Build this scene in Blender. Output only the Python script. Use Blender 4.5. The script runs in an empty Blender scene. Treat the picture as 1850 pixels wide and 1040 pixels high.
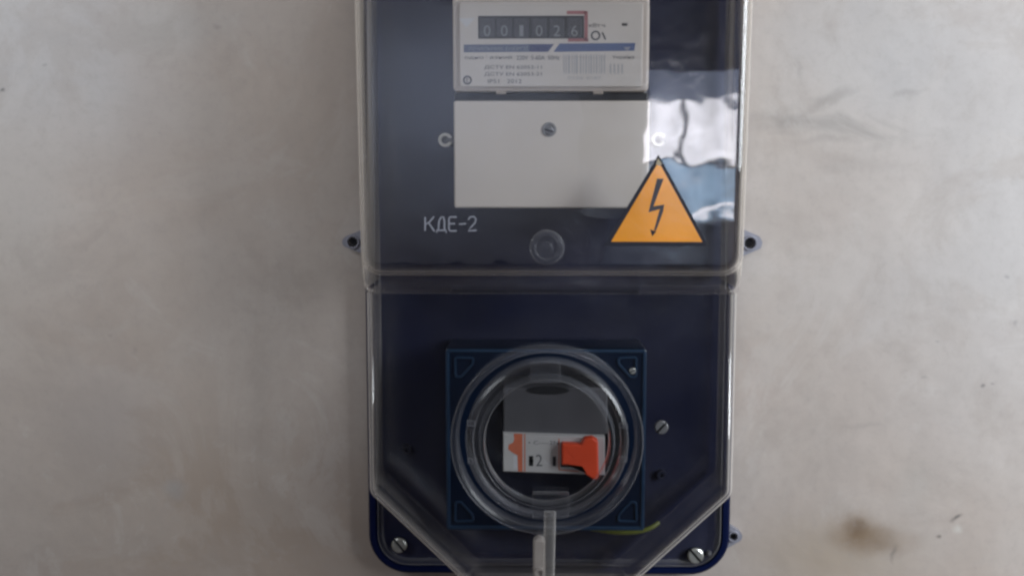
import bpy, bmesh, math, random
from mathutils import Vector, Euler, Matrix
from mathutils.geometry import tessellate_polygon
random.seed(7)
R = math.radians
SC = bpy.context.scene
COL = SC.collection

# ------------------------------------------------------------------ camera
FPX = 2000.0                      # focal length in photograph pixels (1850 wide)
CD, CZ = 0.75, 1.5                # distance to the wall, height of the lens
TILT, YAW = R(6.5), R(0.97)
cam_d = bpy.data.cameras.new('camera')
cam = bpy.data.objects.new('camera', cam_d)
COL.objects.link(cam)
cam.location = (0, -CD, CZ)
cam.rotation_euler = (math.pi / 2 - TILT, 0, YAW)
cam_d.sensor_width = 36
cam_d.lens = FPX / 1850 * 36
cam_d.clip_start = 0.01
cam_d.clip_end = 50
cam_d.dof.use_dof = True
cam_d.dof.focus_distance = 0.66
cam_d.dof.aperture_fstop = 24
SC.camera = cam
CM = Euler(cam.rotation_euler).to_matrix()

# ------------------------------------------------------------------ world, lamps, exposure
world = bpy.data.worlds.new('World')
SC.world = world
world.use_nodes = True
bgn = world.node_tree.nodes['Background']
bgn.inputs[0].default_value = (0.95, 0.75, 0.62, 1)
bgn.inputs[1].default_value = 0.10
SC.view_settings.view_transform = 'Standard'
SC.view_settings.look = 'None'
SC.view_settings.exposure = 0
SC.cycles.use_denoising = True
SC.cycles.transparent_max_bounces = 40
SC.cycles.max_bounces = 12
SC.cycles.filter_width = 2.6
SC.cycles.sample_clamp_indirect = 8


def lamp(name, loc, target, size, power, color, spread):
    d = bpy.data.lights.new(name, 'AREA')
    d.shape = 'RECTANGLE'
    d.size, d.size_y = size
    d.energy = power
    d.color = color
    d.spread = R(spread)
    o = bpy.data.objects.new(name, d)
    COL.objects.link(o)
    o.location = loc
    o.rotation_euler = (Vector(target) - Vector(loc)).to_track_quat('-Z', 'Y').to_euler()
    return o


lamp('daylight_right', (1.20, -0.78, 1.92), (0.55, 0, 1.60), (0.5, 1.0), 7.6, (0.88, 0.94, 1.0), 70)
lamp('daylight_left', (-1.05, -0.78, 2.10), (-0.58, 0, 1.80), (0.5, 0.6), 2.3, (0.88, 0.94, 1.0), 60)
lamp('opposite_wall_fill', (-0.3, -2.45, 2.15), (-0.3, -3.5, 1.72), (0.9, 0.2), 3.0, (0.62, 0.74, 1.0), 54)  # added lamp on the opposite wall; its cone shapes the mirrored veil


# ------------------------------------------------------------------ pixel <-> place
def ray(px, py):
    return CM @ Vector(((px - 925) / FPX, -(py - 520) / FPX, -1))


def P(px, py, d):
    """point of the photograph px,py lying d metres in front of the wall -> (x, z)"""
    v = ray(px, py)
    t = (CD - d) / v.y
    return (v.x * t, CZ + v.z * t)


def S(n, d):
    return n * (CD - d) / FPX


def mirrored(px, py, d, Y):
    """where a ray through px,py mirrored in a plane d in front of the wall meets depth Y"""
    x, z = P(px, py, d)
    v = ray(px, py)
    t = (-d - Y) / v.y
    return (x + v.x * t, z + v.z * t)


# ------------------------------------------------------------------ materials
def mat(name, color=(0.5, 0.5, 0.5), rough=0.5, metal=0.0, spec=0.5, noise=None, bump=None):
    m = bpy.data.materials.new(name)
    m.use_nodes = True
    nt = m.node_tree
    b = nt.nodes['Principled BSDF']
    b.inputs['Base Color'].default_value = (*color, 1)
    b.inputs['Roughness'].default_value = rough
    b.inputs['Metallic'].default_value = metal
    b.inputs['Specular IOR Level'].default_value = spec
    tc = nt.nodes.new('ShaderNodeTexCoord')
    if noise:
        scale, amt = noise
        n = nt.nodes.new('ShaderNodeTexNoise')
        n.inputs['Scale'].default_value = scale
        n.inputs['Detail'].default_value = 6
        nt.links.new(tc.outputs['Object'], n.inputs['Vector'])
        mx = nt.nodes.new('ShaderNodeMix')
        mx.data_type = 'RGBA'
        mx.inputs[6].default_value = (*[c * (1 - amt) for c in color], 1)
        mx.inputs[7].default_value = (*[min(1, c * (1 + amt)) for c in color], 1)
        nt.links.new(n.outputs['Fac'], mx.inputs[0])
        nt.links.new(mx.outputs[2], b.inputs['Base Color'])
        mr = nt.nodes.new('ShaderNodeMapRange')
        mr.inputs['To Min'].default_value = rough * 0.8
        mr.inputs['To Max'].default_value = min(1, rough * 1.25)
        nt.links.new(n.outputs['Fac'], mr.inputs['Value'])
        nt.links.new(mr.outputs[0], b.inputs['Roughness'])
    if bump:
        scale, strength, dist = bump
        n = nt.nodes.new('ShaderNodeTexNoise')
        n.inputs['Scale'].default_value = scale
        n.inputs['Detail'].default_value = 4
        nt.links.new(tc.outputs['Object'], n.inputs['Vector'])
        bp = nt.nodes.new('ShaderNodeBump')
        bp.inputs['Strength'].default_value = strength
        bp.inputs['Distance'].default_value = dist
        nt.links.new(n.outputs['Fac'], bp.inputs['Height'])
        nt.links.new(bp.outputs[0], b.inputs['Normal'])
    return m


def clear(name, tint=(0.97, 0.97, 0.97), haze=0.012, rough=0.02, wave=(18, 0.0006), haze_col=(0.7, 0.68, 0.66), f0=0.042, edge=0.45):
    """clear moulded plastic: see-through, glossy by angle, a trace of surface haze, gently wavy"""
    m = bpy.data.materials.new(name)
    m.use_nodes = True
    nt = m.node_tree
    nt.nodes.clear()
    N = nt.nodes.new
    L = nt.links.new
    out = N('ShaderNodeOutputMaterial')
    tr = N('ShaderNodeBsdfTransparent')
    tr.inputs[0].default_value = (*tint, 1)
    df = N('ShaderNodeBsdfDiffuse')
    df.inputs[0].default_value = (*haze_col, 1)
    gl = N('ShaderNodeBsdfGlossy')
    gl.inputs['Roughness'].default_value = rough
    gl.inputs[0].default_value = (1, 1, 1, 1)
    tc = N('ShaderNodeTexCoord')
    bp = N('ShaderNodeBump')
    n1 = N('ShaderNodeTexNoise')
    n1.inputs['Scale'].default_value = wave[0]
    n1.inputs['Detail'].default_value = 2.5
    n1.inputs['Roughness'].default_value = 0.45
    L(tc.outputs['Object'], n1.inputs['Vector'])
    L(n1.outputs['Fac'], bp.inputs['Height'])
    bp.inputs['Strength'].default_value = 1
    bp.inputs['Distance'].default_value = wave[1]
    L(bp.outputs[0], gl.inputs['Normal'])
    geo = N('ShaderNodeNewGeometry')
    dot = N('ShaderNodeVectorMath')
    dot.operation = 'DOT_PRODUCT'
    L(geo.outputs['Normal'], dot.inputs[0])
    L(geo.outputs['Incoming'], dot.inputs[1])

    def M(op, a, b=None):
        q = N('ShaderNodeMath')
        q.operation = op
        for i, v in enumerate((a, b)):
            if v is None:
                continue
            if isinstance(v, (int, float)):
                q.inputs[i].default_value = v
            else:
                L(v, q.inputs[i])
        return q.outputs[0]
    ab = M('ABSOLUTE', dot.outputs['Value'])
    om = M('SUBTRACT', 1.0, ab)
    p5 = M('POWER', om, 5.0)
    fr = M('MULTIPLY_ADD', p5, 1 - f0)
    fr.node.inputs[2].default_value = f0
    # haze grows where one looks along the plastic (paints in refracted room light)
    hz = M('MULTIPLY_ADD', M('POWER', om, 2.0), edge)
    # scuffs and dust
    n2 = N('ShaderNodeTexNoise')
    n2.inputs['Scale'].default_value = 14
    n2.inputs['Detail'].default_value = 8
    L(tc.outputs['Object'], n2.inputs['Vector'])
    mr = N('ShaderNodeMapRange')
    mr.inputs['From Min'].default_value = 0.35
    mr.inputs['From Max'].default_value = 0.75
    mr.inputs['To Min'].default_value = haze * 0.5
    mr.inputs['To Max'].default_value = haze * 1.8
    L(n2.outputs['Fac'], mr.inputs['Value'])
    L(mr.outputs[0], hz.node.inputs[2])
    m1 = N('ShaderNodeMixShader')
    L(hz, m1.inputs[0])
    L(tr.outputs[0], m1.inputs[1])
    L(df.outputs[0], m1.inputs[2])
    m2 = N('ShaderNodeMixShader')
    L(fr, m2.inputs[0])
    L(m1.outputs[0], m2.inputs[1])
    L(gl.outputs[0], m2.inputs[2])
    L(m2.outputs[0], out.inputs[0])
    return m


def emit(name, c, s, noise=None):
    m = bpy.data.materials.new(name)
    m.use_nodes = True
    nt = m.node_tree
    nt.nodes.clear()
    out = nt.nodes.new('ShaderNodeOutputMaterial')
    e = nt.nodes.new('ShaderNodeEmission')
    e.inputs[0].default_value = (*c, 1)
    e.inputs[1].default_value = s
    nt.links.new(e.outputs[0], out.inputs[0])
    if noise:
        tc = nt.nodes.new('ShaderNodeTexCoord')
        n = nt.nodes.new('ShaderNodeTexNoise')
        n.inputs['Scale'].default_value = noise[0]
        n.inputs['Detail'].default_value = 4
        nt.links.new(tc.outputs['Object'], n.inputs['Vector'])
        mr = nt.nodes.new('ShaderNodeMapRange')
        mr.inputs['From Min'].default_value = 0.3
        mr.inputs['From Max'].default_value = 0.7
        mr.inputs['To Min'].default_value = s * noise[1]
        mr.inputs['To Max'].default_value = s
        nt.links.new(n.outputs['Fac'], mr.inputs['Value'])
        nt.links.new(mr.outputs[0], e.inputs[1])
    return m


M_NAVY = mat('navy_plastic', (0.0014, 0.0048, 0.031), 0.42, spec=0.14, noise=(40, 0.25), bump=(160, 0.3, 0.0004))
M_NAVY_EDGE = mat('navy_moulding', (0.012, 0.014, 0.028), 0.3, noise=(60, 0.2))
M_LUG = mat('lug_plastic', (0.24, 0.24, 0.28), 0.25, noise=(90, 0.2))
M_TEAL = mat('blue_translucent_plastic', (0.0018, 0.0068, 0.021), 0.32, spec=0.2, noise=(50, 0.3))
M_TEAL_EDGE = mat('blue_plastic_edge', (0.009, 0.028, 0.062), 0.3, noise=(50, 0.3))
M_WHITE = mat('meter_plastic', (0.62, 0.55, 0.50), 0.5, noise=(30, 0.05), bump=(300, 0.2, 0.0002))
M_TERM = mat('terminal_cover_plastic', (0.68, 0.625, 0.58), 0.45, noise=(11, 0.17), bump=(300, 0.2, 0.0002))
M_FACE = mat('printed_faceplate', (0.72, 0.67, 0.63), 0.45, noise=(60, 0.04))
M_GREY = mat('grey_plastic', (0.16, 0.16, 0.165), 0.5, noise=(60, 0.1))
M_BLACK = mat('black_plastic', (0.010, 0.0105, 0.012), 0.4, noise=(60, 0.2))
M_DRUM = mat('register_drum', (0.055, 0.057, 0.065), 0.5, noise=(60, 0.2))
M_DIGIT = mat('digit_print', (0.27, 0.275, 0.29), 0.6, noise=(200, 0.1))
M_INK = mat('grey_ink', (0.09, 0.09, 0.10), 0.7, noise=(300, 0.3))
M_INKF = mat('faint_ink', (0.46, 0.46, 0.48), 0.7, noise=(300, 0.2))
M_REDF = mat('red_print', (0.42, 0.16, 0.17), 0.6, noise=(300, 0.15))
M_BLUE1 = mat('greyblue_print', (0.11, 0.14, 0.24), 0.6, noise=(200, 0.12))
M_BLUE2 = mat('darkblue_print', (0.055, 0.07, 0.19), 0.6, noise=(200, 0.12))
M_BLUE3 = mat('blue_print', (0.085, 0.13, 0.29), 0.6, noise=(200, 0.15))
M_PALE = mat('pale_print', (0.33, 0.34, 0.38), 0.6, noise=(300, 0.1))
M_PAPER = mat('white_print', (0.72, 0.72, 0.74), 0.6, noise=(100, 0.04))
M_STEEL = mat('zinc_steel', (0.52, 0.53, 0.50), 0.33, metal=0.75, noise=(400, 0.2))
M_ZINC = mat('bright_zinc', (0.88, 0.88, 0.85), 0.4, metal=0.0, noise=(400, 0.1))
M_STEELD = mat('dull_steel', (0.22, 0.22, 0.23), 0.45, metal=0.6, noise=(400, 0.3))
M_YEL = mat('sticker_yellow', (0.76, 0.29, 0.022), 0.14, spec=0.5, noise=(28, 0.32), bump=(70, 0.35, 0.0004))
M_STBLK = mat('sticker_black', (0.012, 0.013, 0.022), 0.35, noise=(200, 0.3))
M_BOLT = mat('faded_black_print', (0.045, 0.045, 0.055), 0.3, noise=(120, 0.5))
M_LET = mat('raised_letter_paint', (0.30, 0.31, 0.36), 0.55, noise=(500, 0.25))
M_BRK = mat('breaker_white', (0.40, 0.395, 0.39), 0.5, noise=(100, 0.08))
M_BRKG = mat('breaker_grey', (0.062, 0.062, 0.068), 0.5, noise=(80, 0.12))
M_ORNG = mat('orange_print', (0.46, 0.12, 0.06), 0.55, noise=(200, 0.2))
M_RED = mat('red_toggle', (0.60, 0.058, 0.016), 0.4, noise=(60, 0.12))
M_WIRE = mat('yellow_green_wire', (0.15, 0.17, 0.03), 0.45, noise=(160, 0.5))
M_BEIGE = mat('beige_seal', (0.36, 0.33, 0.31), 0.55, noise=(120, 0.12))
C_COVER = clear('clear_cover', haze=0.002, wave=(16, 0.0005), edge=0.9, haze_col=(0.82, 0.745, 0.66))
C_STEP = clear('clear_cover_step', haze=0.002, wave=(16, 0.0005), edge=0.12)
C_RING = clear('clear_ring_plastic', tint=(0.93, 0.93, 0.94), haze=0.008, rough=0.24, wave=(60, 0.0006), edge=0.14, f0=0.025, haze_col=(0.6, 0.62, 0.68))
C_BAR = clear('frosted_bar_plastic', tint=(0.85, 0.84, 0.83), haze=0.07, rough=0.2, wave=(60, 0.0006), edge=0.5)
C_FLANGE = clear('clear_flange_plastic', tint=(0.93, 0.93, 0.95), haze=0.02, rough=0.15, wave=(60, 0.0004))
C_PANE = clear('clear_pane', haze=0.001, wave=(25, 0.0004))


# ------------------------------------------------------------------ object helpers
def root(name, x, y, z, label, cat, group=None):
    o = bpy.data.objects.new(name, None)
    o.empty_display_size = 0.02
    COL.objects.link(o)
    o.location = (x, y, z)
    o['label'] = label
    o['category'] = cat
    if group:
        o['group'] = group
    return o


def base_loc(o):
    v = Vector((0, 0, 0))
    while o is not None:
        v += o.location
        o = o.parent
    return v


def obj(name, verts, faces, m, parent=None, smooth=30, label=None):
    me = bpy.data.meshes.new(name)
    off = base_loc(parent) if parent else Vector((0, 0, 0))
    me.from_pydata([Vector(v) - off for v in verts], [], faces)
    bm = bmesh.new()
    bm.from_mesh(me)
    bmesh.ops.recalc_face_normals(bm, faces=bm.faces)
    bm.to_mesh(me)
    bm.free()
    me.materials.append(m)
    if smooth:
        me.polygons.foreach_set('use_smooth', [True] * len(me.polygons))
        me.set_sharp_from_angle(angle=R(smooth))
    o = bpy.data.objects.new(name, me)
    COL.objects.link(o)
    if parent:
        o.parent = parent
    if label:
        o['label'] = label
    return o


def area2(p):
    return sum(p[i][0] * p[(i + 1) % len(p)][1] - p[(i + 1) % len(p)][0] * p[i][1] for i in range(len(p)))


def ccw(p):
    return list(p) if area2(p) > 0 else list(p)[::-1]


def rpoly(pts, radii, n=8):
    """polygon with rounded corners"""
    out = []
    k = len(pts)
    if isinstance(radii, (int, float)):
        radii = [radii] * k
    for i in range(k):
        a, b, c = Vector(pts[i - 1]), Vector(pts[i]), Vector(pts[(i + 1) % k])
        r = radii[i]
        if r <= 0:
            out.append(tuple(b))
            continue
        u = (a - b).normalized()
        w = (c - b).normalized()
        ang = u.angle(w)
        t = r / math.tan(ang / 2)
        s, e = b + u * t, b + w * t
        ctr = b + (u + w).normalized() * (r / math.sin(ang / 2))
        a0 = math.atan2(s.y - ctr.y, s.x - ctr.x)
        a1 = math.atan2(e.y - ctr.y, e.x - ctr.x)
        dlt = (a1 - a0 + math.pi) % (2 * math.pi) - math.pi
        for j in range(n + 1):
            q = a0 + dlt * j / n
            out.append((ctr.x + r * math.cos(q), ctr.y + r * math.sin(q)))
    return out


def inset(p, t):
    """offset a CCW outline inwards"""
    n = len(p)
    out = []
    for i in range(n):
        a, b, c = Vector(p[i - 1]), Vector(p[i]), Vector(p[(i + 1) % n])
        e1 = (b - a).normalized()
        e2 = (c - b).normalized()
        n1 = Vector((-e1.y, e1.x))
        n2 = Vector((-e2.y, e2.x))
        nn = (n1 + n2)
        if nn.length < 1e-6:
            nn = n1
        nn.normalize()
        out.append(tuple(b + nn * (t / max(0.4, nn.dot(n1)))))
    return out


def loft(name, levels, m, parent, cap_front=True, cap_back=False, hole=None, skip=None, smooth=30, label=None):
    """levels: list of (outline, depth); the last is the front"""
    V, F = [], []
    n = len(levels[0][0])
    for pts, d in levels:
        V += [(x, -d, z) for x, z in pts]
    for k in range(len(levels) - 1):
        for i in range(n):
            j = (i + 1) % n
            if skip and skip(k, levels[k][0][i], levels[k][0][j]):
                continue
            F.append((k * n + i, k * n + j, (k + 1) * n + j, (k + 1) * n + i))
    if cap_back:
        F.append(tuple(range(n)))
    if cap_front:
        o = (len(levels) - 1) * n
        if hole:
            pts, d = levels[-1]
            b0 = len(V)
            V += [(x, -d, z) for x, z in hole]
            rings = [[Vector((x, z, 0)) for x, z in pts], [Vector((x, z, 0)) for x, z in hole]]
            idx = list(range(o, o + n)) + list(range(b0, b0 + len(hole)))
            for t in tessellate_polygon(rings):
                F.append(tuple(idx[q] for q in t))
        else:
            F.append(tuple(range(o, o + n)))
    ob = obj(name, V, F, m, parent, smooth, label)
    for p in ob.data.polygons:
        if abs(p.normal.y) > 0.9995:
            p.use_smooth = False
    return ob


def slab(name, pts, d0, d1, m, parent, bev=0.0006, label=None):
    """solid outline from depth d0 to d1 with an eased front edge"""
    p = ccw(pts)
    b = bev
    lv = [(p, d0), (p, d1 - b), (inset(p, b * 0.3), d1 - b * 0.3), (inset(p, b), d1)]
    return loft(name, lv, m, parent, cap_back=True, label=label)


def holed(name, pts, holes, d0, d1, m, parent, label=None):
    """flat plate with holes"""
    rings = [ccw(pts)] + [ccw(h) for h in holes]
    V, F = [], []
    flat = [q for r_ in rings for q in r_]
    n = len(flat)
    V = [(x, -d0, z) for x, z in flat] + [(x, -d1, z) for x, z in flat]
    for t in tessellate_polygon([[Vector((x, z, 0)) for x, z in r_] for r_ in rings]):
        F.append(tuple(t))
        F.append(tuple(q + n for q in t))
    s = 0
    for r_ in rings:
        k = len(r_)
        for i in range(k):
            j = (i + 1) % k
            F.append((s + i, s + j, n + s + j, n + s + i))
        s += k
    return obj(name, V, F, m, parent, 30, label)


def rect(x0, y0, x1, y1, d, r=0.0):
    xm, ym = (x0 + x1) / 2, (y0 + y1) / 2
    a, b = P(x0, ym, d)[0], P(x1, ym, d)[0]
    t, u = P(xm, y0, d)[1], P(xm, y1, d)[1]
    q = [(a, u), (b, u), (b, t), (a, t)]
    return rpoly(q, r, 5) if r > 0 else q


def box(name, x0, y0, x1, y1, d0, d1, m, parent, r=0.0, bev=0.0006, label=None):
    return slab(name, rect(x0, y0, x1, y1, d1, r), d0, d1, m, parent, bev, label)


def poly(name, pp, d0, d1, m, parent, bev=0.0002, label=None):
    return slab(name, [P(x, y, d1) for x, y in pp], d0, d1, m, parent, bev, label)


def circ(c, r, n=48):
    return [(c[0] + r * math.cos(2 * math.pi * i / n), c[1] + r * math.sin(2 * math.pi * i / n)) for i in range(n)]


def lathe(name, c, prof, m, parent, n=96, close=False, label=None):
    """profile of (radius, depth) turned round the axis through c"""
    V, F = [], []
    k = len(prof)
    for i in range(n):
        a = 2 * math.pi * i / n
        for r, d in prof:
            V.append((c[0] + r * math.cos(a), -d, c[1] + r * math.sin(a)))
    rng = k if close else k - 1
    for i in range(n):
        j = (i + 1) % n
        for q in range(rng):
            w = (q + 1) % k
            F.append((i * k + q, j * k + q, j * k + w, i * k + w))
    if not close:
        if prof[-1][0] > 0:
            F.append(tuple(i * k + k - 1 for i in range(n)))
        if prof[0][0] > 0:
            F.append(tuple(i * k for i in range(n)))
    return obj(name, V, F, m, parent, 35, label)


def tube(name, pts, r, m, parent, n=10, label=None):
    V, F = [], []
    P3 = [Vector(p) for p in pts]
    for i, p in enumerate(P3):
        t = (P3[min(i + 1, len(P3) - 1)] - P3[max(i - 1, 0)]).normalized()
        u = t.cross(Vector((0, 1, 0)))
        if u.length < 1e-3:
            u = t.cross(Vector((1, 0, 0)))
        u.normalize()
        w = t.cross(u)
        for j in range(n):
            a = 2 * math.pi * j / n
            V.append(p + (u * math.cos(a) + w * math.sin(a)) * r)
    for i in range(len(P3) - 1):
        for j in range(n):
            q = (j + 1) % n
            F.append((i * n + j, i * n + q, (i + 1) * n + q, (i + 1) * n + j))
    F.append(tuple(range(n)))
    F.append(tuple((len(P3) - 1) * n + j for j in range(n)))
    return obj(name, V, F, m, parent, 60, label)


def strokes(name, segs, w, d0, d1, m, parent, label=None):
    """flat raised strokes in photograph pixels; segs = polylines, w width (number or pair list)"""
    V, F = [], []
    for s in segs:
        pts = [Vector(P(x, y, d1)) for x, y in s]
        hw = S(w, d1) / 2
        L, Rr = [], []
        for i, p in enumerate(pts):
            t = (pts[min(i + 1, len(pts) - 1)] - pts[max(i - 1, 0)]).normalized()
            nn = Vector((-t.y, t.x)) * hw
            L.append(p + nn)
            Rr.append(p - nn)
        b = len(V)
        k = len(pts)
        for dd in (d0, d1):
            V += [(q.x, -dd, q.y) for q in L] + [(q.x, -dd, q.y) for q in Rr]
        for o in (0, 2 * k):
            for i in range(k - 1):
                F.append((b + o + i, b + o + i + 1, b + o + k + i + 1, b + o + k + i))
        for i in range(k - 1):
            F.append((b + i, b + i + 1, b + 2 * k + i + 1, b + 2 * k + i))
            F.append((b + k + i, b + k + i + 1, b + 3 * k + i + 1, b + 3 * k + i))
        F.append((b, b + k, b + 3 * k, b + 2 * k))
        F.append((b + k - 1, b + 2 * k - 1, b + 4 * k - 1, b + 3 * k - 1))
    return obj(name, V, F, m, parent, 0, label)


def text(name, s, px, py, h, d, m, parent, width=None, rot=0.0, label=None):
    """printed lettering: centre px,py; cap height h pixels; fitted to width pixels"""
    cu = bpy.data.curves.new(name, 'FONT')
    cu.body = s
    cu.size = 1.0
    cu.align_x = 'CENTER'
    cu.align_y = 'CENTER'
    cu.resolution_u = 3
    tmp = bpy.data.objects.new('tmp', cu)
    COL.objects.link(tmp)
    dg = bpy.context.evaluated_depsgraph_get()
    me0 = bpy.data.meshes.new_from_object(tmp.evaluated_get(dg))
    bpy.data.objects.remove(tmp)
    vs = [v.co.copy() for v in me0.vertices]
    fs = [tuple(p.vertices) for p in me0.polygons]
    bpy.data.meshes.remove(me0)
    x0, x1 = min(v.x for v in vs), max(v.x for v in vs)
    y0, y1 = min(v.y for v in vs), max(v.y for v in vs)
    sy = S(h, d) / (y1 - y0)
    sx = S(width, d) / (x1 - x0) if width else sy
    c = P(px, py, d)
    ca, sa = math.cos(rot), math.sin(rot)
    V = []
    for v in vs:
        a, b = (v.x - (x0 + x1) / 2) * sx, (v.y - (y0 + y1) / 2) * sy
        V.append((c[0] + a * ca - b * sa, -d, c[1] + a * sa + b * ca))
    o = obj(name, V, fs, m, parent, 0, label)
    return o


def screw(name, px, py, rp, d, parent, m=M_STEEL, ang=0.6, washer=0.0, label=None):
    """round slotted head: the slot is a real gap between two crescents"""
    c = P(px, py, d)
    r = S(rp, d)
    V, F = [], []
    h = r * 0.5
    if washer:
        lathe('washer_ring', c, [(r * 1.28, d - h), (r * 1.28, d - h * .6), (r * 1.22, d - h * .45), (r * 1.0, d - h * .45)], m, parent, 28)
    prof = [(r, d - h), (r, d - h * 0.35), (r * 0.96, d - h * 0.3)]
    o = lathe(name, c, prof, M_BLACK, parent, 28, label=label)
    hw = r * 0.17
    Vv, Ff = [], []
    for sgn in (1, -1):
        a0 = math.asin(hw / r)
        pts = []
        for i in range(15):
            a = a0 + (math.pi - 2 * a0) * i / 14
            pts.append((r * math.cos(a), r * math.sin(a) * sgn))
        b = len(Vv)
        k = len(pts)
        for q, (sc, dd) in enumerate(((1, d - h * 0.36), (0.97, d - h * 0.08), (0.8, d + h * 0.12))):
            for x, z in pts:
                zz = z * sc if abs(z) > hw * 1.01 else z
                X = x * sc
                Z = max(hw, abs(zz)) * sgn
                Vv.append((c[0] + X * math.cos(ang) - Z * math.sin(ang), -dd, c[1] + X * math.sin(ang) + Z * math.cos(ang)))
        for q in range(2):
            for i in range(k):
                j = (i + 1) % k
                Ff.append((b + q * k + i, b + q * k + j, b + (q + 1) * k + j, b + (q + 1) * k + i))
        Ff.append(tuple(b + 2 * k + i for i in range(k)))
    obj('slotted_top', Vv, Ff, m, o, 30)
    return o


# ================================================================== SETTING: the plastered wall
def wall_material():
    m = bpy.data.materials.new('rough_plaster')
    m.use_nodes = True
    nt = m.node_tree
    N, L = nt.nodes.new, nt.links.new
    b = nt.nodes['Principled BSDF']
    b.inputs['Roughness'].default_value = 0.85
    b.inputs['Specular IOR Level'].default_value = 0.25
    tc = N('ShaderNodeTexCoord')

    def noise(scale, detail=6, rough=0.6, dist=0.0, vec=None, sc=None):
        n = N('ShaderNodeTexNoise')
        n.inputs['Scale'].default_value = scale
        n.inputs['Detail'].default_value = detail
        n.inputs['Roughness'].default_value = rough
        n.inputs['Distortion'].default_value = dist
        src = vec or tc.outputs['Object']
        if sc:
            mp = N('ShaderNodeMapping')
            mp.inputs['Scale'].default_value = sc
            L(src, mp.inputs[0])
            src = mp.outputs[0]
        L(src, n.inputs['Vector'])
        return n.outputs['Fac']

    def mr(v, a, b_, c=0.0, d=1.0):
        q = N('ShaderNodeMapRange')
        q.interpolation_type = 'SMOOTHSTEP'
        q.inputs['From Min'].default_value = a
        q.inputs['From Max'].default_value = b_
        q.inputs['To Min'].default_value = c
        q.inputs['To Max'].default_value = d
        L(v, q.inputs['Value'])
        return q.outputs[0]

    def mix(fac, a, c):
        q = N('ShaderNodeMix')
        q.data_type = 'RGBA'
        L(fac, q.inputs[0])
        for i, v in ((6, a), (7, c)):
            if isinstance(v, tuple):
                q.inputs[i].default_value = (*v, 1)
            else:
                L(v, q.inputs[i])
        return q.outputs[2]

    def mul(a, c):
        q = N('ShaderNodeMath')
        q.operation = 'MULTIPLY'
        for i, v in enumerate((a, c)):
            if isinstance(v, (int, float)):
                q.inputs[i].default_value = v
            else:
                L(v, q.inputs[i])
        return q.outputs[0]

    def spot(px, py, rx, ry, warp=0.02, ws=30, ang=0.0):
        """1 at the centre of a blotch that stays where it is on the wall"""
        x, z = P(px, py, 0)
        wn = N('ShaderNodeTexNoise')
        wn.inputs['Scale'].default_value = ws
        wn.inputs['Detail'].default_value = 4
        L(tc.outputs['Object'], wn.inputs['Vector'])
        sub = N('ShaderNodeVectorMath')
        sub.operation = 'SUBTRACT'
        L(wn.outputs['Color'], sub.inputs[0])
        sub.inputs[1].default_value = (0.5, 0.5, 0.5)
        scl = N('ShaderNodeVectorMath')
        scl.operation = 'SCALE'
        L(sub.outputs[0], scl.inputs[0])
        scl.inputs['Scale'].default_value = warp
        add = N('ShaderNodeVectorMath')
        add.operation = 'ADD'
        L(tc.outputs['Object'], add.inputs[0])
        L(scl.outputs[0], add.inputs[1])
        mp = N('ShaderNodeMapping')
        mp.vector_type = 'TEXTURE'
        mp.inputs['Location'].default_value = (x, 0, z)
        mp.inputs['Rotation'].default_value = (0, ang, 0)
        mp.inputs['Scale'].default_value = (S(rx, 0), 1000, S(ry, 0))
        L(add.outputs[0], mp.inputs[0])
        ln = N('ShaderNodeVectorMath')
        ln.operation = 'LENGTH'
        L(mp.outputs[0], ln.inputs[0])
        return mr(ln.outputs['Value'], 0.0, 1.0, 1.0, 0.0)

    c = mix(mr(noise(5.5, 7, 0.55), 0.38, 0.60), (0.425, 0.363, 0.322), (0.465, 0.415, 0.382))
    c = mix(mul(mr(noise(2.3, 5, 0.5, 0.4), 0.42, 0.62), 0.4), c, (0.395, 0.33, 0.28))
    c = mix(mul(mr(noise(16, 8, 0.65, 0.5), 0.50, 0.72), 0.30), c, (0.37, 0.31, 0.28))
    c = mix(mul(mr(noise(3.6, 8, 0.6, 0.8), 0.48, 0.60), 0.6), c, (0.375, 0.32, 0.285))
    c = mix(mul(mr(noise(60, 6, 0.7), 0.55, 0.8), 0.25), c, (0.50, 0.455, 0.43))
    # greyer, paler fields on the right and in the upper left
    for (px, py, rx, ry, k, col) in ((1900, 330, 720, 900, .8, (0.43, 0.412, 0.405)), (1600, 60, 300, 260, .6, (0.43, 0.42, 0.42)),
                                     (60, 60, 420, 420, .8, (0.43, 0.42, 0.425)), (340, 45, 170, 100, .5, (0.44, 0.43, 0.42)),
                                     (20, 420, 160, 330, .4, (0.42, 0.40, 0.38))):
        c = mix(mul(spot(px, py, rx, ry, 0.11, 9), k), c, col)
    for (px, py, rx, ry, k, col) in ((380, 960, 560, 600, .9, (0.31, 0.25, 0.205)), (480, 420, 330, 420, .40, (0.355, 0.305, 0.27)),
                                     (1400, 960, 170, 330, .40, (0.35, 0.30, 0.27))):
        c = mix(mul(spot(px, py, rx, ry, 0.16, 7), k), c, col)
    c = mix(mul(mr(noise(7, 10, 0.68, 1.0), 0.47, 0.56), 0.22), c, (0.475, 0.435, 0.405))
    c = mix(mul(mr(noise(11, 10, 0.7, 0.6), 0.50, 0.60), 0.28), c, (0.335, 0.29, 0.26))
    # brushed dirt strokes, drawn out sideways, in the upper right
    st = mul(mr(noise(26, 7, 0.6, 0.8, sc=(0.35, 1, 1.4)), 0.50, 0.66), spot(1540, 215, 270, 85, 0.05))
    c = mix(mul(st, 0.6), c, (0.27, 0.255, 0.24))
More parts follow.
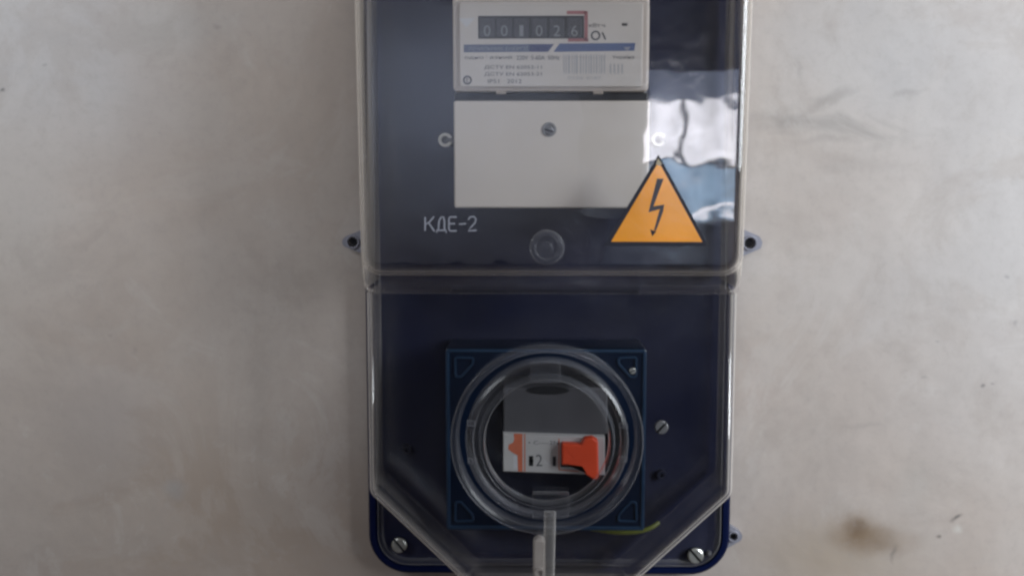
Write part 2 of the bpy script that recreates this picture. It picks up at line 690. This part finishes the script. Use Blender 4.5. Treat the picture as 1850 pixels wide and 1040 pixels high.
    for (px, py, rx, ry, an, k) in ((1498, 182, 70, 9, R(-20), .5), (1425, 214, 50, 9, R(-5), .4), (1640, 168, 34, 7, R(-4), .35),
                                    (1500, 252, 80, 9, 0, .3), (1445, 130, 6, 30, 0, .25), (1560, 300, 120, 16, R(3), .18)):
        c = mix(mul(spot(px, py, rx * 1.2, ry * 1.4, 0.018, 50, an), k * .85), c, (0.22, 0.205, 0.19))
    # brown stain, its tail, and yellowing below
    for (px, py, rx, ry, an, k, col) in ((1500, 1010, 240, 130, 0, .5, (0.29, 0.23, 0.16)),
                                         (1556, 966, 84, 52, R(15), .85, (0.19, 0.125, 0.07)),
                                         (1548, 950, 34, 24, R(25), .6, (0.14, 0.09, 0.055)),
                                         (1600, 978, 100, 40, 0, .5, (0.22, 0.165, 0.12)),
                                         (1725, 936, 15, 6, R(-35), .8, (0.10, 0.095, 0.09)),
                                         (1697, 968, 8, 7, 0, .7, (0.11, 0.10, 0.09)),
                                         (1727, 953, 16, 10, 0, .7, (0.50, 0.48, 0.44)),
                                         (1617, 1000, 7, 30, 0, .5, (0.15, 0.13, 0.12)),
                                         (1774, 702, 9, 5, 0, .7, (0.12, 0.12, 0.12)), (1790, 697, 6, 4, 0, .5, (0.14, 0.14, 0.14)),
                                         (1673, 679, 6, 6, 0, .3, (0.16, 0.16, 0.16)), (1692, 616, 7, 5, 0, .3, (0.16, 0.16, 0.16)),
                                         (1835, 585, 8, 7, 0, .3, (0.16, 0.16, 0.16)), (1818, 497, 7, 6, 0, .4, (0.17, 0.17, 0.17)),
                                         (2, 164, 9, 7, 0, .8, (0.10, 0.10, 0.10)), (80, 118, 6, 5, 0, .4, (0.2, 0.19, 0.18)),
                                         (390, 53, 9, 6, 0, .35, (0.2, 0.18, 0.17)), (1560, 768, 60, 7, 0, .2, (0.2, 0.19, 0.18)),
                                         (315, 884, 32, 30, 0, .35, (0.30, 0.31, 0.32)), (240, 636, 8, 8, 0, .25, (0.2, 0.18, 0.17)),
                                         (198, 605, 6, 5, 0, .25, (0.2, 0.18, 0.17)), (190, 750, 170, 180, 0, .15, (0.36, 0.34, 0.36)),
                                         (1655, 870, 60, 90, 0, .18, (0.28, 0.28, 0.26))):
        c = mix(mul(spot(px, py, rx, ry, 0.014, 55, an), k), c, col)
    c = mix(mul(mr(noise(150, 8, 0.75), 0.45, 0.75), 0.30), c, (0.30, 0.27, 0.25))
    c = mix(mul(mr(noise(9, 9, 0.72, 1.2), 0.56, 0.64), 0.22), c, (0.50, 0.47, 0.45))
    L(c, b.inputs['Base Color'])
    bp = N('ShaderNodeBump')
    bp.inputs['Strength'].default_value = 0.35
    bp.inputs['Distance'].default_value = 0.0010
    L(noise(45, 10, 0.62), bp.inputs['Height'])
    bp2 = N('ShaderNodeBump')
    bp2.inputs['Strength'].default_value = 0.6
    bp2.inputs['Distance'].default_value = 0.012
    L(noise(6, 4, 0.5), bp2.inputs['Height'])
    L(bp2.outputs[0], bp.inputs['Normal'])
    L(bp.outputs[0], b.inputs['Normal'])
    return m


def wavy_wall():
    V, F = [], []
    nx, nz = 60, 44
    for j in range(nz + 1):
        for i in range(nx + 1):
            x = -3.0 + 6.0 * i / nx
            z = 0.0 + 3.0 * j / nz
            V.append((x, 0.0, z))
    for j in range(nz):
        for i in range(nx):
            a = j * (nx + 1) + i
            F.append((a, a + 1, a + nx + 2, a + nx + 1))
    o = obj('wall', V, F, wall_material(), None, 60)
    for p in o.data.polygons:
        pass
    o['kind'] = 'structure'
    return o


wall = wavy_wall()

# ------------------------------------------------ the room side that the clear cover mirrors
YB = -3.5
fl = obj('floor', [(-3, 0, 0), (3, 0, 0), (3, YB, 0), (-3, YB, 0)], [(0, 1, 2, 3)],
         mat('brown_floor', (0.32, 0.24, 0.18), 0.6, noise=(4, 0.3)))
fl['kind'] = 'structure'
zd = mirrored(760, 482, 0.092, YB)[1]
WX0, WZ1 = mirrored(1165, 188, 0.092, YB)
WX1, WZ0 = mirrored(1345, 402, 0.092, YB)
M_OPP = mat('opposite_plaster', (0.62, 0.60, 0.60), 0.9, noise=(3, 0.1))
M_DADO = mat('dark_oil_paint', (0.012, 0.014, 0.022), 0.5, noise=(3, 0.3))
o = obj('opposite_wall', [(-3, YB, 0), (3, YB, 0), (3, YB, 3), (-3, YB, 3)], [(0, 1, 2, 3)], M_OPP)
o['kind'] = 'structure'
dd = obj('painted_dado', [(-3, YB + .004, 0), (3, YB + .004, 0), (3, YB + .004, zd), (-3, YB + .004, zd)], [(0, 1, 2, 3)], M_DADO, o)

# window: frame and panes; added glows and dark block shape the mirrored veil
win = root('window', (WX0 + WX1) / 2, YB, WZ0, 'bright window with a white frame that the clear cover reflects', 'window')


def wpiece(name, x0, z0, x1, z1, y0, y1, m, par=win):
    V = [(x0, y0, z0), (x1, y0, z0), (x1, y0, z1), (x0, y0, z1), (x0, y1, z0), (x1, y1, z0), (x1, y1, z1), (x0, y1, z1)]
    return obj(name, V, [(0, 1, 2, 3), (4, 5, 6, 7), (0, 1, 5, 4), (1, 2, 6, 5), (2, 3, 7, 6), (3, 0, 4, 7)], m, par, 0)


M_FRAME = mat('window_frame_paint', (0.45, 0.45, 0.47), 0.5, noise=(10, 0.1))
M_DARKBLK = mat('dark_block_matte', (0.02, 0.024, 0.04), 0.8, noise=(10, 0.2))
E_UP = emit('overcast_daylight', (0.93, 0.92, 1.0), 11.5, (11, 0.6))
E_LO = emit('blue_daylight', (0.50, 0.72, 1.0), 6.5, (9, 0.45))
zt = mirrored(1250, 300, 0.092, YB)[1]
zt2 = mirrored(1250, 305, 0.092, YB)[1]
xm = mirrored(1237, 230, 0.092, YB)[0]
wpiece('pane', WX0, zt, xm - .006, WZ1, YB + .02, YB + .03, E_UP)
wpiece('pane', xm + .006, zt, WX1, WZ1, YB + .02, YB + .03, E_UP)
wpiece('pane', mirrored(1186, 340, .092, YB)[0], WZ0 + .01, WX1, zt2, YB + .02, YB + .03, E_LO)
wpiece('transom', WX0, zt2, WX1, zt, YB + .01, YB + .06, M_FRAME)
wpiece('mullion', xm - .006, zt, xm + .006, WZ1, YB + .01, YB + .06, M_FRAME)
E_ABOVE = emit('glow_above_light', (0.62, 0.72, 1.0), 1.9, (5, 0.5))
E_BELOW = emit('glow_below_light', (0.70, 0.78, 1.0), 0.55, (5, 0.1))
E_LEFT = emit('glow_left_light', (0.75, 0.82, 1.0), 0.55, (7, 0.1))
MR = lambda px, py: mirrored(px, py, .092, YB)
wpiece('added_glow_above', MR(1172, 0)[0], MR(1250, 189)[1], WX1, MR(1250, 118)[1], YB + .02, YB + .03, E_ABOVE)  # added glowing panel, mirrored as a soft patch above the window
wpiece('added_glow_left', MR(1050, 0)[0], MR(1250, 400)[1], WX0, MR(1250, 150)[1], YB + .02, YB + .03, E_LEFT)  # added faint glow, mirrored as a veil left of the window
wpiece('added_glow_below', MR(1090, 0)[0], MR(1250, 482)[1], WX1, MR(1250, 404)[1], YB + .02, YB + .03, E_BELOW)  # added dim glow, mirrored as a veil below the window
wpiece('added_glow_strip', MR(1262, 0)[0], MR(1250, 393)[1], WX1 + .01, MR(1250, 386)[1], YB + .02, YB + .05, E_UP)  # added glowing strip, mirrored as a thin bright line
wpiece('added_dark_block', mirrored(1172, 0, .092, YB)[0], mirrored(1250, 118, .092, YB)[1], WX1 + .15, 2.7, YB + .02, YB + .07, M_DARKBLK)  # unseen dark block added to keep the veil off the upper right

# ================================================================== METER BOX
DB, DL, DU = 0.013, 0.070, 0.092          # base face, lower cover face, upper cover face
bx, bz = P(990, 1036, 0)
box_r = root('electricity_meter_box', bx, 0, bz,
             'dark blue electrical enclosure with stepped clear plastic cover mounted on the plaster wall', 'meter box')


def yz(px, py, d):
    return P(px, py, d)


# --- base tray
bl, br = P(664, 850, DB)[0], P(1322, 850, DB)[0]
bb, bt = P(990, 1038, DB)[1], P(990, -330, DB)[1]
base_o = rpoly([(bl, bb), (br, bb), (br, bt), (bl, bt)], S(74, DB), 12)
levels = [(base_o, 0.001), (base_o, DB - 0.003), (inset(base_o, .0008), DB - 0.001), (inset(base_o, .0022), DB),
          (inset(base_o, .0050), DB), (inset(base_o, .0058), DB - 0.004)]
loft('base', levels, M_NAVY, box_r, cap_back=True)
# clear flange of the cover, lying inside the rim of the base
fo = inset(base_o, .0066)
loft('cover_flange', [(fo, DB - .0038), (fo, DB + .0002), (inset(fo, .0006), DB + .001), (inset(fo, .0026), DB + .001),
                      (inset(fo, .0034), DB - .0006), (inset(fo, .0036), DB - .0036)], C_FLANGE, box_r)

# --- fixing lugs on the sides
def lug(tipx, tipy, innerx, half, holer, dirn, hx):
    d = 0.006
    pts = [(innerx, tipy - half * 1.5), (tipx - dirn * 6, tipy - half * 0.55), (tipx, tipy - half * .1), (tipx - dirn * 3, tipy + half * .45),
           (innerx, tipy + half * 1.4)]
    w = ccw([P(x, y, d) for x, y in pts])
    w = rpoly(w, [0.0005, 0.003, 0.003, 0.003, 0.0005], 5)
    hc = P(hx, tipy, d)
    o = holed('mounting_lug', w, [circ(hc, S(holer, d), 24)], 0.0005, d, M_LUG, box_r)
    lathe('eyelet', hc, [(S(holer + 4, d), d), (S(holer + 3, d), d + .0012), (S(holer + .5, d), d + .0012), (S(holer, d), d - .0005)], M_LUG, o, 28, close=True)
    lathe('wall_plug', hc, [(S(holer * .8, d), 0.0006), (S(holer * .7, d), 0.0024)], M_BLACK, o, 20)


lug(617, 437, 662, 17, 9, -1, 637)
lug(1378, 439, 1325, 22, 10, 1, 1355)
lug(1342, 968, 1310, 17, 7, 1, 1325)
lug(617, -200, 662, 17, 9, -1, 637)
lug(1392, -200, 1325, 22, 10, 1, 1360)

# --- lower part of the clear cover
cl, cr = P(664, 760, DL)[0], P(1328, 760, DL)[0]
ztop = P(990, 531, DL)[1]
zb = P(990, 1078, DL)[1]
zl = P(664, 893, DL)[1]
zr = P(1328, 897, DL)[1]
xl, xr = P(861, 1078, DL)[0], P(1122, 1078, DL)[0]
low = rpoly([(cl, ztop), (cl, zl), (xl, zb), (xr, zb), (cr, zr), (cr, ztop)], [0, .009, .009, .009, .009, 0], 7)
low = ccw(low)


def keep_top(pts):
    return [(x, ztop if abs(q[1] - ztop) < 1e-6 else z) for (x, z), q in zip(pts, low)]


RC = P(988, 793, DL)
RR = S(1, DL) * 1.055
hole = circ(RC, 160 * RR, 64)
C_LOW = clear('clear_lower_cover', haze=0.0015, wave=(16, 0.0005), edge=0.28, haze_col=(0.80, 0.74, 0.68))
C_EDGE_GLINT = clear('painted_edge_glint', haze=0.03, rough=0.12, wave=(30, 0.0005), edge=1.0, haze_col=(0.84, 0.78, 0.72))  # edge highlight put into the plastic as pale haze
levels = [(low, DB + .0012), (low, DL - .0055)]
for k in range(1, 6):
    a = k / 5 * math.pi / 2
    levels.append((keep_top(inset(low, .0055 * (1 - math.cos(a)))), DL - .0055 + .0055 * math.sin(a)))
lower_cover = loft('lower_cover', levels, C_LOW, box_r, hole=hole,
                   skip=lambda k, a, b: abs(a[1] - ztop) < 1e-6 and abs(b[1] - ztop) < 1e-6)

# --- upper, deeper part of the clear cover
ul, ur = P(638, 20, DU)[0], P(1363, 20, DU)[0]
ul2, ur2 = P(650, 470, DU)[0], P(1346, 470, DU)[0]
uzb = P(990, 500, DU)[1]
uzt = P(990, -300, DU)[1]
_k = (uzt - P(990, 470, DU)[1]) / (P(990, 20, DU)[1] - P(990, 470, DU)[1])
ul, ur = ul2 + (ul - ul2) * _k, ur2 + (ur - ur2) * _k          # the taper carried on to the top of the cover
dk = 0.5
lo70 = ccw(rpoly([(cl - .0005, ztop), (cr + .0005, ztop), (ur - .002, uzt - .001), (ul + .002, uzt - .001)], [.004, .004, .01, .01], 8))
hi92 = ccw(rpoly([(ul2, uzb), (ur2, uzb), (ur, uzt), (ul, uzt)], [.013, .013, .010, .010], 8))
mid = lambda t: [(a[0] * (1 - t) + b[0] * t, a[1] * (1 - t) + b[1] * t) for a, b in zip(lo70, hi92)]
levels = [(lo70, DB + .0012), (lo70, DL), (mid(0.55), DL + .010), (mid(0.85), DU - .009), (hi92, DU - .007)]
for k in range(1, 7):
    a = k / 6 * math.pi / 2
    levels.append((inset(hi92, .0075 * (1 - math.cos(a))), DU - .007 + .007 * math.sin(a)))
upper_cover = loft('upper_cover', levels, C_COVER, box_r,
                   skip=lambda k, a, b: k == 0 and abs(a[1] - ztop) < .0042 and abs(b[1] - ztop) < .0042)
lower_cover.data.materials.append(C_EDGE_GLINT)
for p in lower_cover.data.polygons:
    if abs(p.normal.y) < 0.97 and -p.center.y > DL - .0052:
        p.material_index = 1
upper_cover.data.materials.append(C_STEP)
for p in upper_cover.data.polygons:
    zc = p.center.z + box_r.location.z
    if p.normal.z < -0.35 and zc < uzb + .001 and abs(p.normal.y) > .2 and -p.center.y < DU - .008:
        p.material_index = 1
for o in (lower_cover, upper_cover):
    sm = o.modifiers.new('thickness', 'SOLIDIFY')
    sm.thickness = 0.002
    sm.offset = -1

# the shallow step where the upper part meets the lower one
ledge = [P(664, 505, DB + .004), P(1322, 505, DB + .004)]

# --- round knob of the cover (sealing screw cap)
kc = P(988, 447, DU)
kr = S(1, DU)
lathe('seal_knob', kc, [(32 * kr, DU + .0003), (31 * kr, DU + .002), (27 * kr, DU + .0035), (22 * kr, DU + .0036), (20 * kr, DU + .0015),
                        (12 * kr, DU + .0010), (9 * kr, DU + .0022), (0.0, DU + .0024)], C_RING, box_r, 48)

# --- raised lettering
DT = DU + 0.0007
strokes('lettering', [
    [(768, 392), (768, 417)], [(784, 391), (776, 401), (769, 405)], [(774, 402), (785, 418)],
    [(789, 421), (789, 416), (806, 416), (806, 421)], [(792, 416), (793, 400), (797, 392), (801, 392), (803, 400), (803, 416)],
    [(825, 392), (813, 392), (811, 395), (811, 414), (813, 417), (825, 417)], [(811, 404), (822, 404)],
    [(829, 405), (842, 404)],
    [(846, 397), (849, 392), (856, 391), (860, 396), (858, 403), (852, 409), (846, 417), (861, 416)],
], 2.6, DU + .0002, DT, M_LET, box_r, label='grey Cyrillic letters and a figure two')

# --- warning sticker
DS = DU + .0003
st = poly('warning_sticker', [(1190, 280), (1090, 444.5), (1281, 444.5)], DU + .0001, DS, M_STBLK, box_r, bev=.00005)
poly('sticker_field', [(1190, 292), (1104, 436.5), (1269, 437)], DS, DS + .00012, M_YEL, st, bev=.00003)
poly('worn_edge', [(1189, 286), (1185, 297), (1192, 300), (1196, 296)], DS + .0001, DS + .0002, mat('worn_sticker', (0.42, 0.36, 0.25), .6, noise=(90, .2)), st, bev=.00003)
D2 = DS + .0002


def Z2(x, y):
    return (1050 + x / 2.971, 150 + y / 2.971)


bolt = [Z2(408, 512), Z2(442, 515), Z2(388, 662), Z2(446, 652), Z2(440, 690), Z2(402, 792), Z2(391, 790), Z2(418, 690), Z2(424, 676), Z2(361, 694), Z2(372, 650)]
poly('lightning_bolt', bolt, DS + .0001, D2, M_BOLT, st, bev=.00002)
poly('arrow_tip', [Z2(370, 786), Z2(404, 796), Z2(382, 822)], DS + .0001, D2, M_STBLK, st, bev=.00002)

# --- corner screws and  screws on the base
screw('corner_screw', 721, 985, 14.5, DB + .001, box_r, M_STEEL, ang=-.9)
screw('corner_screw', 1257, 1004, 15, DB + .001, box_r, M_STEEL, ang=-.85)
lathe('dowel', P(1282, 1001, DB), [(S(5, DB), DB - .004), (S(4, DB), DB - .001), (S(2, DB), DB)], M_STEELD, box_r, 16)
for (x, y) in ((804, 253), (1190, 252)):
    c_ = P(x, y, .020)
    k_ = S(1, .020)
    so = lathe('base_screw', c_, [(12.5 * k_, .013), (12.5 * k_, .0185), (11.5 * k_, .020), (8 * k_, .020), (7 * k_, .0185), (7 * k_, .013)], M_ZINC, box_r, 32, close=True)
    lathe('recess', c_, [(7 * k_, .0135), (7 * k_, .0165), (3 * k_, .0162)], M_STEELD, so, 24)
    slab('driver_slot', [(c_[0] + 2 * k_, c_[1] - 4 * k_), (c_[0] + 13.5 * k_, c_[1] - 4 * k_), (c_[0] + 13.5 * k_, c_[1] + 4 * k_), (c_[0] + 2 * k_, c_[1] + 4 * k_)], .0166, .0203, M_STEELD, so)
screw('base_screw', 1195, 772, 13, .024, box_r, M_STEELD, ang=.8)
for (x, y, r) in ((1195, 857, 9), (735, 812, 9)):
    lathe('moulded_boss', P(x, y, .012), [(S(r, .012), .0085), (S(r * .9, .012), .013), (S(r * .4, .012), .013), (S(r * .35, .012), .010)],
          M_NAVY_EDGE, box_r, 20)

# --- round door of the lower cover
def rr(px):
    return px * RR


lathe('door_collar', RC, [(rr(168), DL + .0004), (rr(168), DL + .005), (rr(165), DL + .0072), (rr(160), DL + .0075), (rr(156), DL + .0062),
                          (rr(155), DL + .0004), (rr(154), DL - .006), (rr(158), DL - .006), (rr(159), DL - .001)], C_RING, box_r, 128, close=True)
door = lathe('round_door', RC, [(rr(141), DL - .012), (rr(142), DL + .004), (rr(139), DL + .0075), (rr(134), DL + .0085), (rr(129), DL + .008),
                                (rr(127), DL + .004), (rr(119), DL + .003), (rr(117), DL + .008), (rr(114), DL + .0105), (rr(110), DL + .0105),
                                (rr(108), DL + .008), (rr(107), DL + .002), (rr(109), DL - .001), (rr(128), DL - .001), (rr(136), DL + .002), (rr(138), DL - .012)],
             C_RING, box_r, 128, close=True)
lathe('door_pane', RC, [(rr(108), DL + .0022), (rr(108), DL + .0042)], C_PANE, door, 96)
box('hinge', 958, 655, 1012, 692, DL + .004, DL + .011, C_RING, door, r=.001, bev=.001)
box('latch_plate', 962, 893, 1028, 936, DL + .004, DL + .012, C_RING, door, r=.001, bev=.001)
x0, z0 = P(994, 925, DL + .012)
x1, z1 = P(990, 1075, DL + .012)
tube('latch_bar', [(x0, -(DL + .010), z0), (x0 + (x1 - x0) * .4, -(DL + .0125), z0 + (z1 - z0) * .4), (x1, -(DL + .0125), z1)], S(11, DL), C_BAR, door, 16)
# notches on the right of the door ring
for a0 in (-0.22, 0.22, 2.9, 3.4):
    q0 = (RC[0] + rr(135) * math.cos(a0), RC[1] + rr(135) * math.sin(a0))
    slab('ring_stop', [(q0[0] - rr(7), q0[1] - rr(4)), (q0[0] + rr(7), q0[1] - rr(4)), (q0[0] + rr(7), q0[1] + rr(4)), (q0[0] - rr(7), q0[1] + rr(4))],
         DL + .004, DL + .0095, C_RING, door)

# --- seal peg beside the latch bar
sp = rpoly([P(963, 1060, DL + .008), P(985, 1060, DL + .008), P(985, 973, DL + .008), P(963, 973, DL + .008)], [0, 0, .0036, .0036], 6)
peg = slab('seal_peg', sp, DL + .0005, DL + .008, M_BEIGE, box_r, .0012)
lathe('seal_ring', P(975, 1034, DL + .008), [(S(11, DL), DL + .0081), (S(10, DL), DL + .0095), (S(6, DL), DL + .0095), (S(5, DL), DL + .0081)], M_BEIGE, peg, 24, close=True)

# --- square blue frame behind the round door
DQ = 0.050
q = rect(806, 630, 1166, 956, DQ, .002)
frame_q = holed('breaker_frame', q, [circ(P(987, 793, DQ), S(150, DQ), 64)], 0.012, DQ, M_TEAL, box_r)
qi = ccw(q)
V = []
loft('frame_edge', [(qi, DQ - .004), (qi, DQ + .0006), (inset(qi, .0006), DQ + .001), (inset(qi, .0020), DQ + .001), (inset(qi, .0026), DQ + .0002)],
     M_TEAL_EDGE, frame_q, cap_front=False)
for sx, sy, x, y in ((-1, -1, 812, 636), (1, -1, 1160, 636), (-1, 1, 812, 950), (1, 1, 1160, 950)):
    dirx, diry = -sx, -sy
    pts = [(x + dirx * 8, y + diry * 7), (x + dirx * 46, y + diry * 8), (x + dirx * 44, y + diry * 22), (x + dirx * 22, y + diry * 46), (x + dirx * 9, y + diry * 46)]
    w3 = rpoly([P(a, b, DQ) for a, b in pts], .0022, 5)
    loft('corner_pocket', [(ccw(w3), DQ + .0001), (inset(ccw(w3), .0003), DQ + .0012), (inset(ccw(w3), .0012), DQ + .0012), (inset(ccw(w3), .0016), DQ + .0001)],
         M_TEAL_EDGE, frame_q, cap_front=False)
screw('frame_screw', 1143, 670, 6, DQ + .0014, box_r, M_STEEL, ang=.5)

# ================================================================== ELECTRICITY METER
DM, DTc = 0.066, 0.060
mx_, mz_ = P(996, 375, DTc)
mt = root('electricity_meter', mx_, -DB, mz_,
          'light grey electricity meter with a six digit mechanical counter and blue striped faceplate', 'electricity meter')
box('body', 820, -60, 1171, 182, DB - .003, .050, M_GREY, mt, r=.002, bev=.002)
box('bezel', 818, -48, 1173, 166, .050, DM - .004, M_WHITE, mt, r=.003, bev=.0015)
box('faceplate', 831, 5, 1161, 157, DM - .004, DM - .002, M_FACE, mt, r=.001, bev=.0003)
# raised clear window rim
ro = ccw(rect(819, 1, 1173, 165, DM, .0045))
loft('clear_front', [(ro, DM - .0045), (ro, DM), (inset(ro, .0007), DM + .0007), (inset(ro, .0028), DM + .0007), (inset(ro, .0034), DM)],
     clear('meter_front_plastic', haze=.05, rough=.12, wave=(60, .0004)), mt)
sh = ccw(rect(822, 168, 1170, 182, .058, .0005))
slab('dark_gap', sh, .050, .058, M_BLACK, mt, .0005)
for (a, b, c, e) in ((896, 165, 914, 170), (1072, 165, 1090, 170)):
    box('clip', a, b, c, e, .055, DM - .003, M_WHITE, mt)
tcv = box('terminal_cover', 820, 182, 1173, 376, DB - .003, DTc, M_TERM, mt, r=.0015, bev=.0012)
lathe('seal_screw_hole', P(992, 234, DTc), [(S(13, DTc), DTc + .0001), (S(12, DTc), DTc + .0008), (S(9, DTc), DTc + .0008), (S(8, DTc), DTc + .0002)],
      mat('hole_rim', (.26, .26, .27), .5, noise=(60, .1)), tcv, 28)
screw('seal_screw', 992, 236, 8, DTc + .0012, mt, M_STEELD, ang=-.3)

DF = DM - .002
D3 = DF + .00015
# counter
reg = box('register', 864, 29, 1055, 70, DF, DF + .0002, M_BLACK, mt, bev=.00005)
for i, (x, ch) in enumerate(zip((880, 911, 942, 974, 1006, 1038), '001026')):
    dr = box('digit_drum', x - 13, 33, x + 13, 68, DF + .0002, DF + .0008, M_DRUM, mt, bev=.0003)
    text('digit', ch, x, 56, 19, DF + .0009, M_DIGIT, dr, width=12 if ch != '1' else 7)
strokes('red_frame', [[(1024, 23), (1059, 23)], [(1059, 21), (1059, 73)], [(1026, 72.5), (1063, 72.5)]], 6, DF, D3, M_REDF, mt)
poly('white_arrow', [(828, 34), (858, 33), (843, 50)], DF, D3, M_PAPER, mt, bev=.00003)
poly('stripe', [(838, 81), (957, 80), (957, 94), (838, 95)], DF, D3, M_BLUE1, mt, bev=.00003, label='grey blue stripe with pale lettering')
poly('stripe', [(957, 80), (1001, 80), (990, 94), (957, 94)], DF, D3, M_BLUE2, mt, bev=.00003, label='dark blue slanted stripe')
poly('stripe', [(1011, 79), (1148, 78), (1146, 92), (1000, 94)], DF, D3, M_BLUE3, mt, bev=.00003, label='mid blue stripe')
D4 = D3 + .0001
text('stripe_lettering', 'ЛІЧИЛЬНИК ЕНЕРГІЇ', 900, 87.5, 8, D4, M_PALE, mt, width=106)
poly('stripe_mark', [(1126, 86), (1140, 85), (1133, 92)], D3, D4, M_PALE, mt, bev=.00003)
text('print_line', 'однофазний', 882, 104.5, 7.5, D3, M_INK, mt, width=84)
text('print_line', '220V  5-60A  50Hz', 972, 104.5, 7.5, D3, M_INK, mt, width=76)
text('print_line', 'Україна', 1126, 104, 7.5, D3, M_INK, mt, width=38)
text('print_line', 'ДСТУ EN 62052-11', 927, 122, 7.5, D3, M_INK, mt, width=102)
text('print_line', 'ДСТУ EN 62053-21', 927, 134.5, 7.5, D3, M_INK, mt, width=102)
text('print_line', 'IP51   2012', 912, 147, 7, D3, M_INK, mt, width=60)
text('print_line', 'кВт·ч', 1079, 46, 7, D3, M_INK, mt, width=28)
lathe('round_mark', P(844.5, 145, D3), [(S(8, DF), DF), (S(8, DF), D3), (S(5, DF), D3), (S(5, DF), DF)], M_INK, mt, 24, close=True)
text('mark_letter', 'E', 844.5, 145, 7, D3, M_INK, mt)
# circle and tick of the terminal symbol
lathe('circle_mark', P(1076, 64.5, D3), [(S(8.5, DF), DF), (S(8.5, DF), D3), (S(5.5, DF), D3), (S(5.5, DF), DF)], M_INK, mt, 28, close=True)
strokes('tick_mark', [[(1088, 59), (1091, 65), (1094, 72)]], 3, DF, D3, M_INK, mt)
box('indicator_lamp', 1124, 42, 1134, 47, DF, DF + .0006, M_BLACK, mt, r=.0005)
# barcode block
xs = 1019
segs = []
random.seed(4)
for i in range(17):
    w = random.choice((2, 2, 3, 4))
    segs.append((xs, w))
    xs += w + random.choice((2, 2, 3))
for xs, w in segs:
    if xs < 1096:
        strokes('barcode_bar', [[(xs, 99), (xs, 133)]], w * .7, DF, D3, M_INKF, mt)
for i in range(4):
    strokes('barcode_bar', [[(1103 + i * 7, 116), (1103 + i * 7, 133)]], 2.5, DF, D3, M_INKF, mt)
text('serial_number', '0126 4187', 1056, 141, 5, D3, M_INKF, mt, width=60)

# ================================================================== CIRCUIT BREAKER
DK = 0.054
kx, kz = P(1000, 853, DK)
bk = root('circuit_breaker', kx, -DB, kz, 'white circuit breaker with a red toggle behind the round door', 'circuit breaker')
box('body', 909, 700, 1098, 784, DB - .003, DK - .006, M_BRKG, bk, r=.001, bev=.001)
fp = poly('front', [(909, 783), (1093, 789), (1093, 858), (909, 851)], DB - .003, DK, M_BRK, bk, bev=.0006)
D5, D6 = DK + .0001, DK + .00025
poly('orange_mark', [(928, 782.5), (944, 783), (944, 851.5), (936, 851), (935, 822), (926, 817), (918, 811), (919, 803), (927, 799), (929, 793)], DK, D5, M_ORNG, bk, bev=.00003)
strokes('orange_line', [[(948, 783), (948, 851)]], 2, DK, D5, M_ORNG, bk)
poly('grey_mark', [(928, 822), (934, 823), (934, 848), (927, 847)], DK, D5, M_INKF, bk, bev=.00003)
text('rating_print', '• C----2N', 982, 799, 7, D5, M_INK, bk, width=56)
lathe('terminal_dot', P(960, 832, D5), [(S(4, DK), DK), (S(3.5, DK), D5)], M_BLACK, bk, 20)
strokes('indicator_slot', [[(959.5, 823), (959.5, 841)]], 8, DK, D5, M_BLACK, bk)
text('rating_figure', '2', 974, 831, 22, D5, M_INK, bk, width=12)
text('rating_figure', 'ч', 989, 835, 14, D5, M_INKF, bk, width=11)
strokes('indicator_slot', [[(1001.5, 824), (1001.5, 841)]], 6, DK, D5, M_STBLK, bk)
strokes('red_outline', [[(1010, 792), (1010, 848)], [(1010, 848), (1046, 851)]], 2, DK, D5, M_ORNG, bk)
box('toggle_slot', 1013, 800, 1050, 843, DK, D5 + .0001, M_BLACK, bk, bev=.00003)
tg = rpoly([P(1015, 841, .062), P(1050, 846, .062), P(1058, 858, .062), P(1077, 870, .062), P(1082, 862, .062), P(1081, 797, .062), P(1070, 791, .062),
            P(1056, 793, .062), P(1050, 804, .062), P(1015, 802, .062)], [.001, .0008, .001, .002, .002, .002, .002, .002, .0008, .001], 5)
slab('toggle', tg, DK, .0605, M_RED, bk, .0012)
# shade inside the hinge, painted as a dark oval on the grey body
sl = circ((0, 0), 1, 32)
cc = P(990, 708, DK)
slab('hinge_shade', [(cc[0] + x * S(40, DK), cc[1] + z * S(8, DK)) for x, z in sl], DK - .006, DK - .0057, M_BLACK, bk, .0001)

# ================================================================== EARTH WIRE
pts = []
for i, (px, py, d) in enumerate(((1050, 950, .02), (1085, 957, .026), (1115, 961, .03), (1150, 960, .033), (1175, 953, .033), (1190, 943, .030))):
    x, z = P(px, py, d)
    pts.append(Vector((x, -d, z)))
sm_ = []
for i in range(len(pts) - 1):
    p0, p1, p2, p3 = pts[max(i - 1, 0)], pts[i], pts[i + 1], pts[min(i + 2, len(pts) - 1)]
    for t in (0, .25, .5, .75):
        sm_.append(0.5 * ((2 * p1) + (p2 - p0) * t + (2 * p0 - 5 * p1 + 4 * p2 - p3) * t * t + (3 * p1 - p0 - 3 * p2 + p3) * t ** 3))
sm_.append(pts[-1])
w = tube('earth_wire', sm_, S(4.2, .03), M_WIRE, None, 12)
w['label'] = 'thin yellow green wire curving beneath the blue breaker frame'
w['category'] = 'wire'
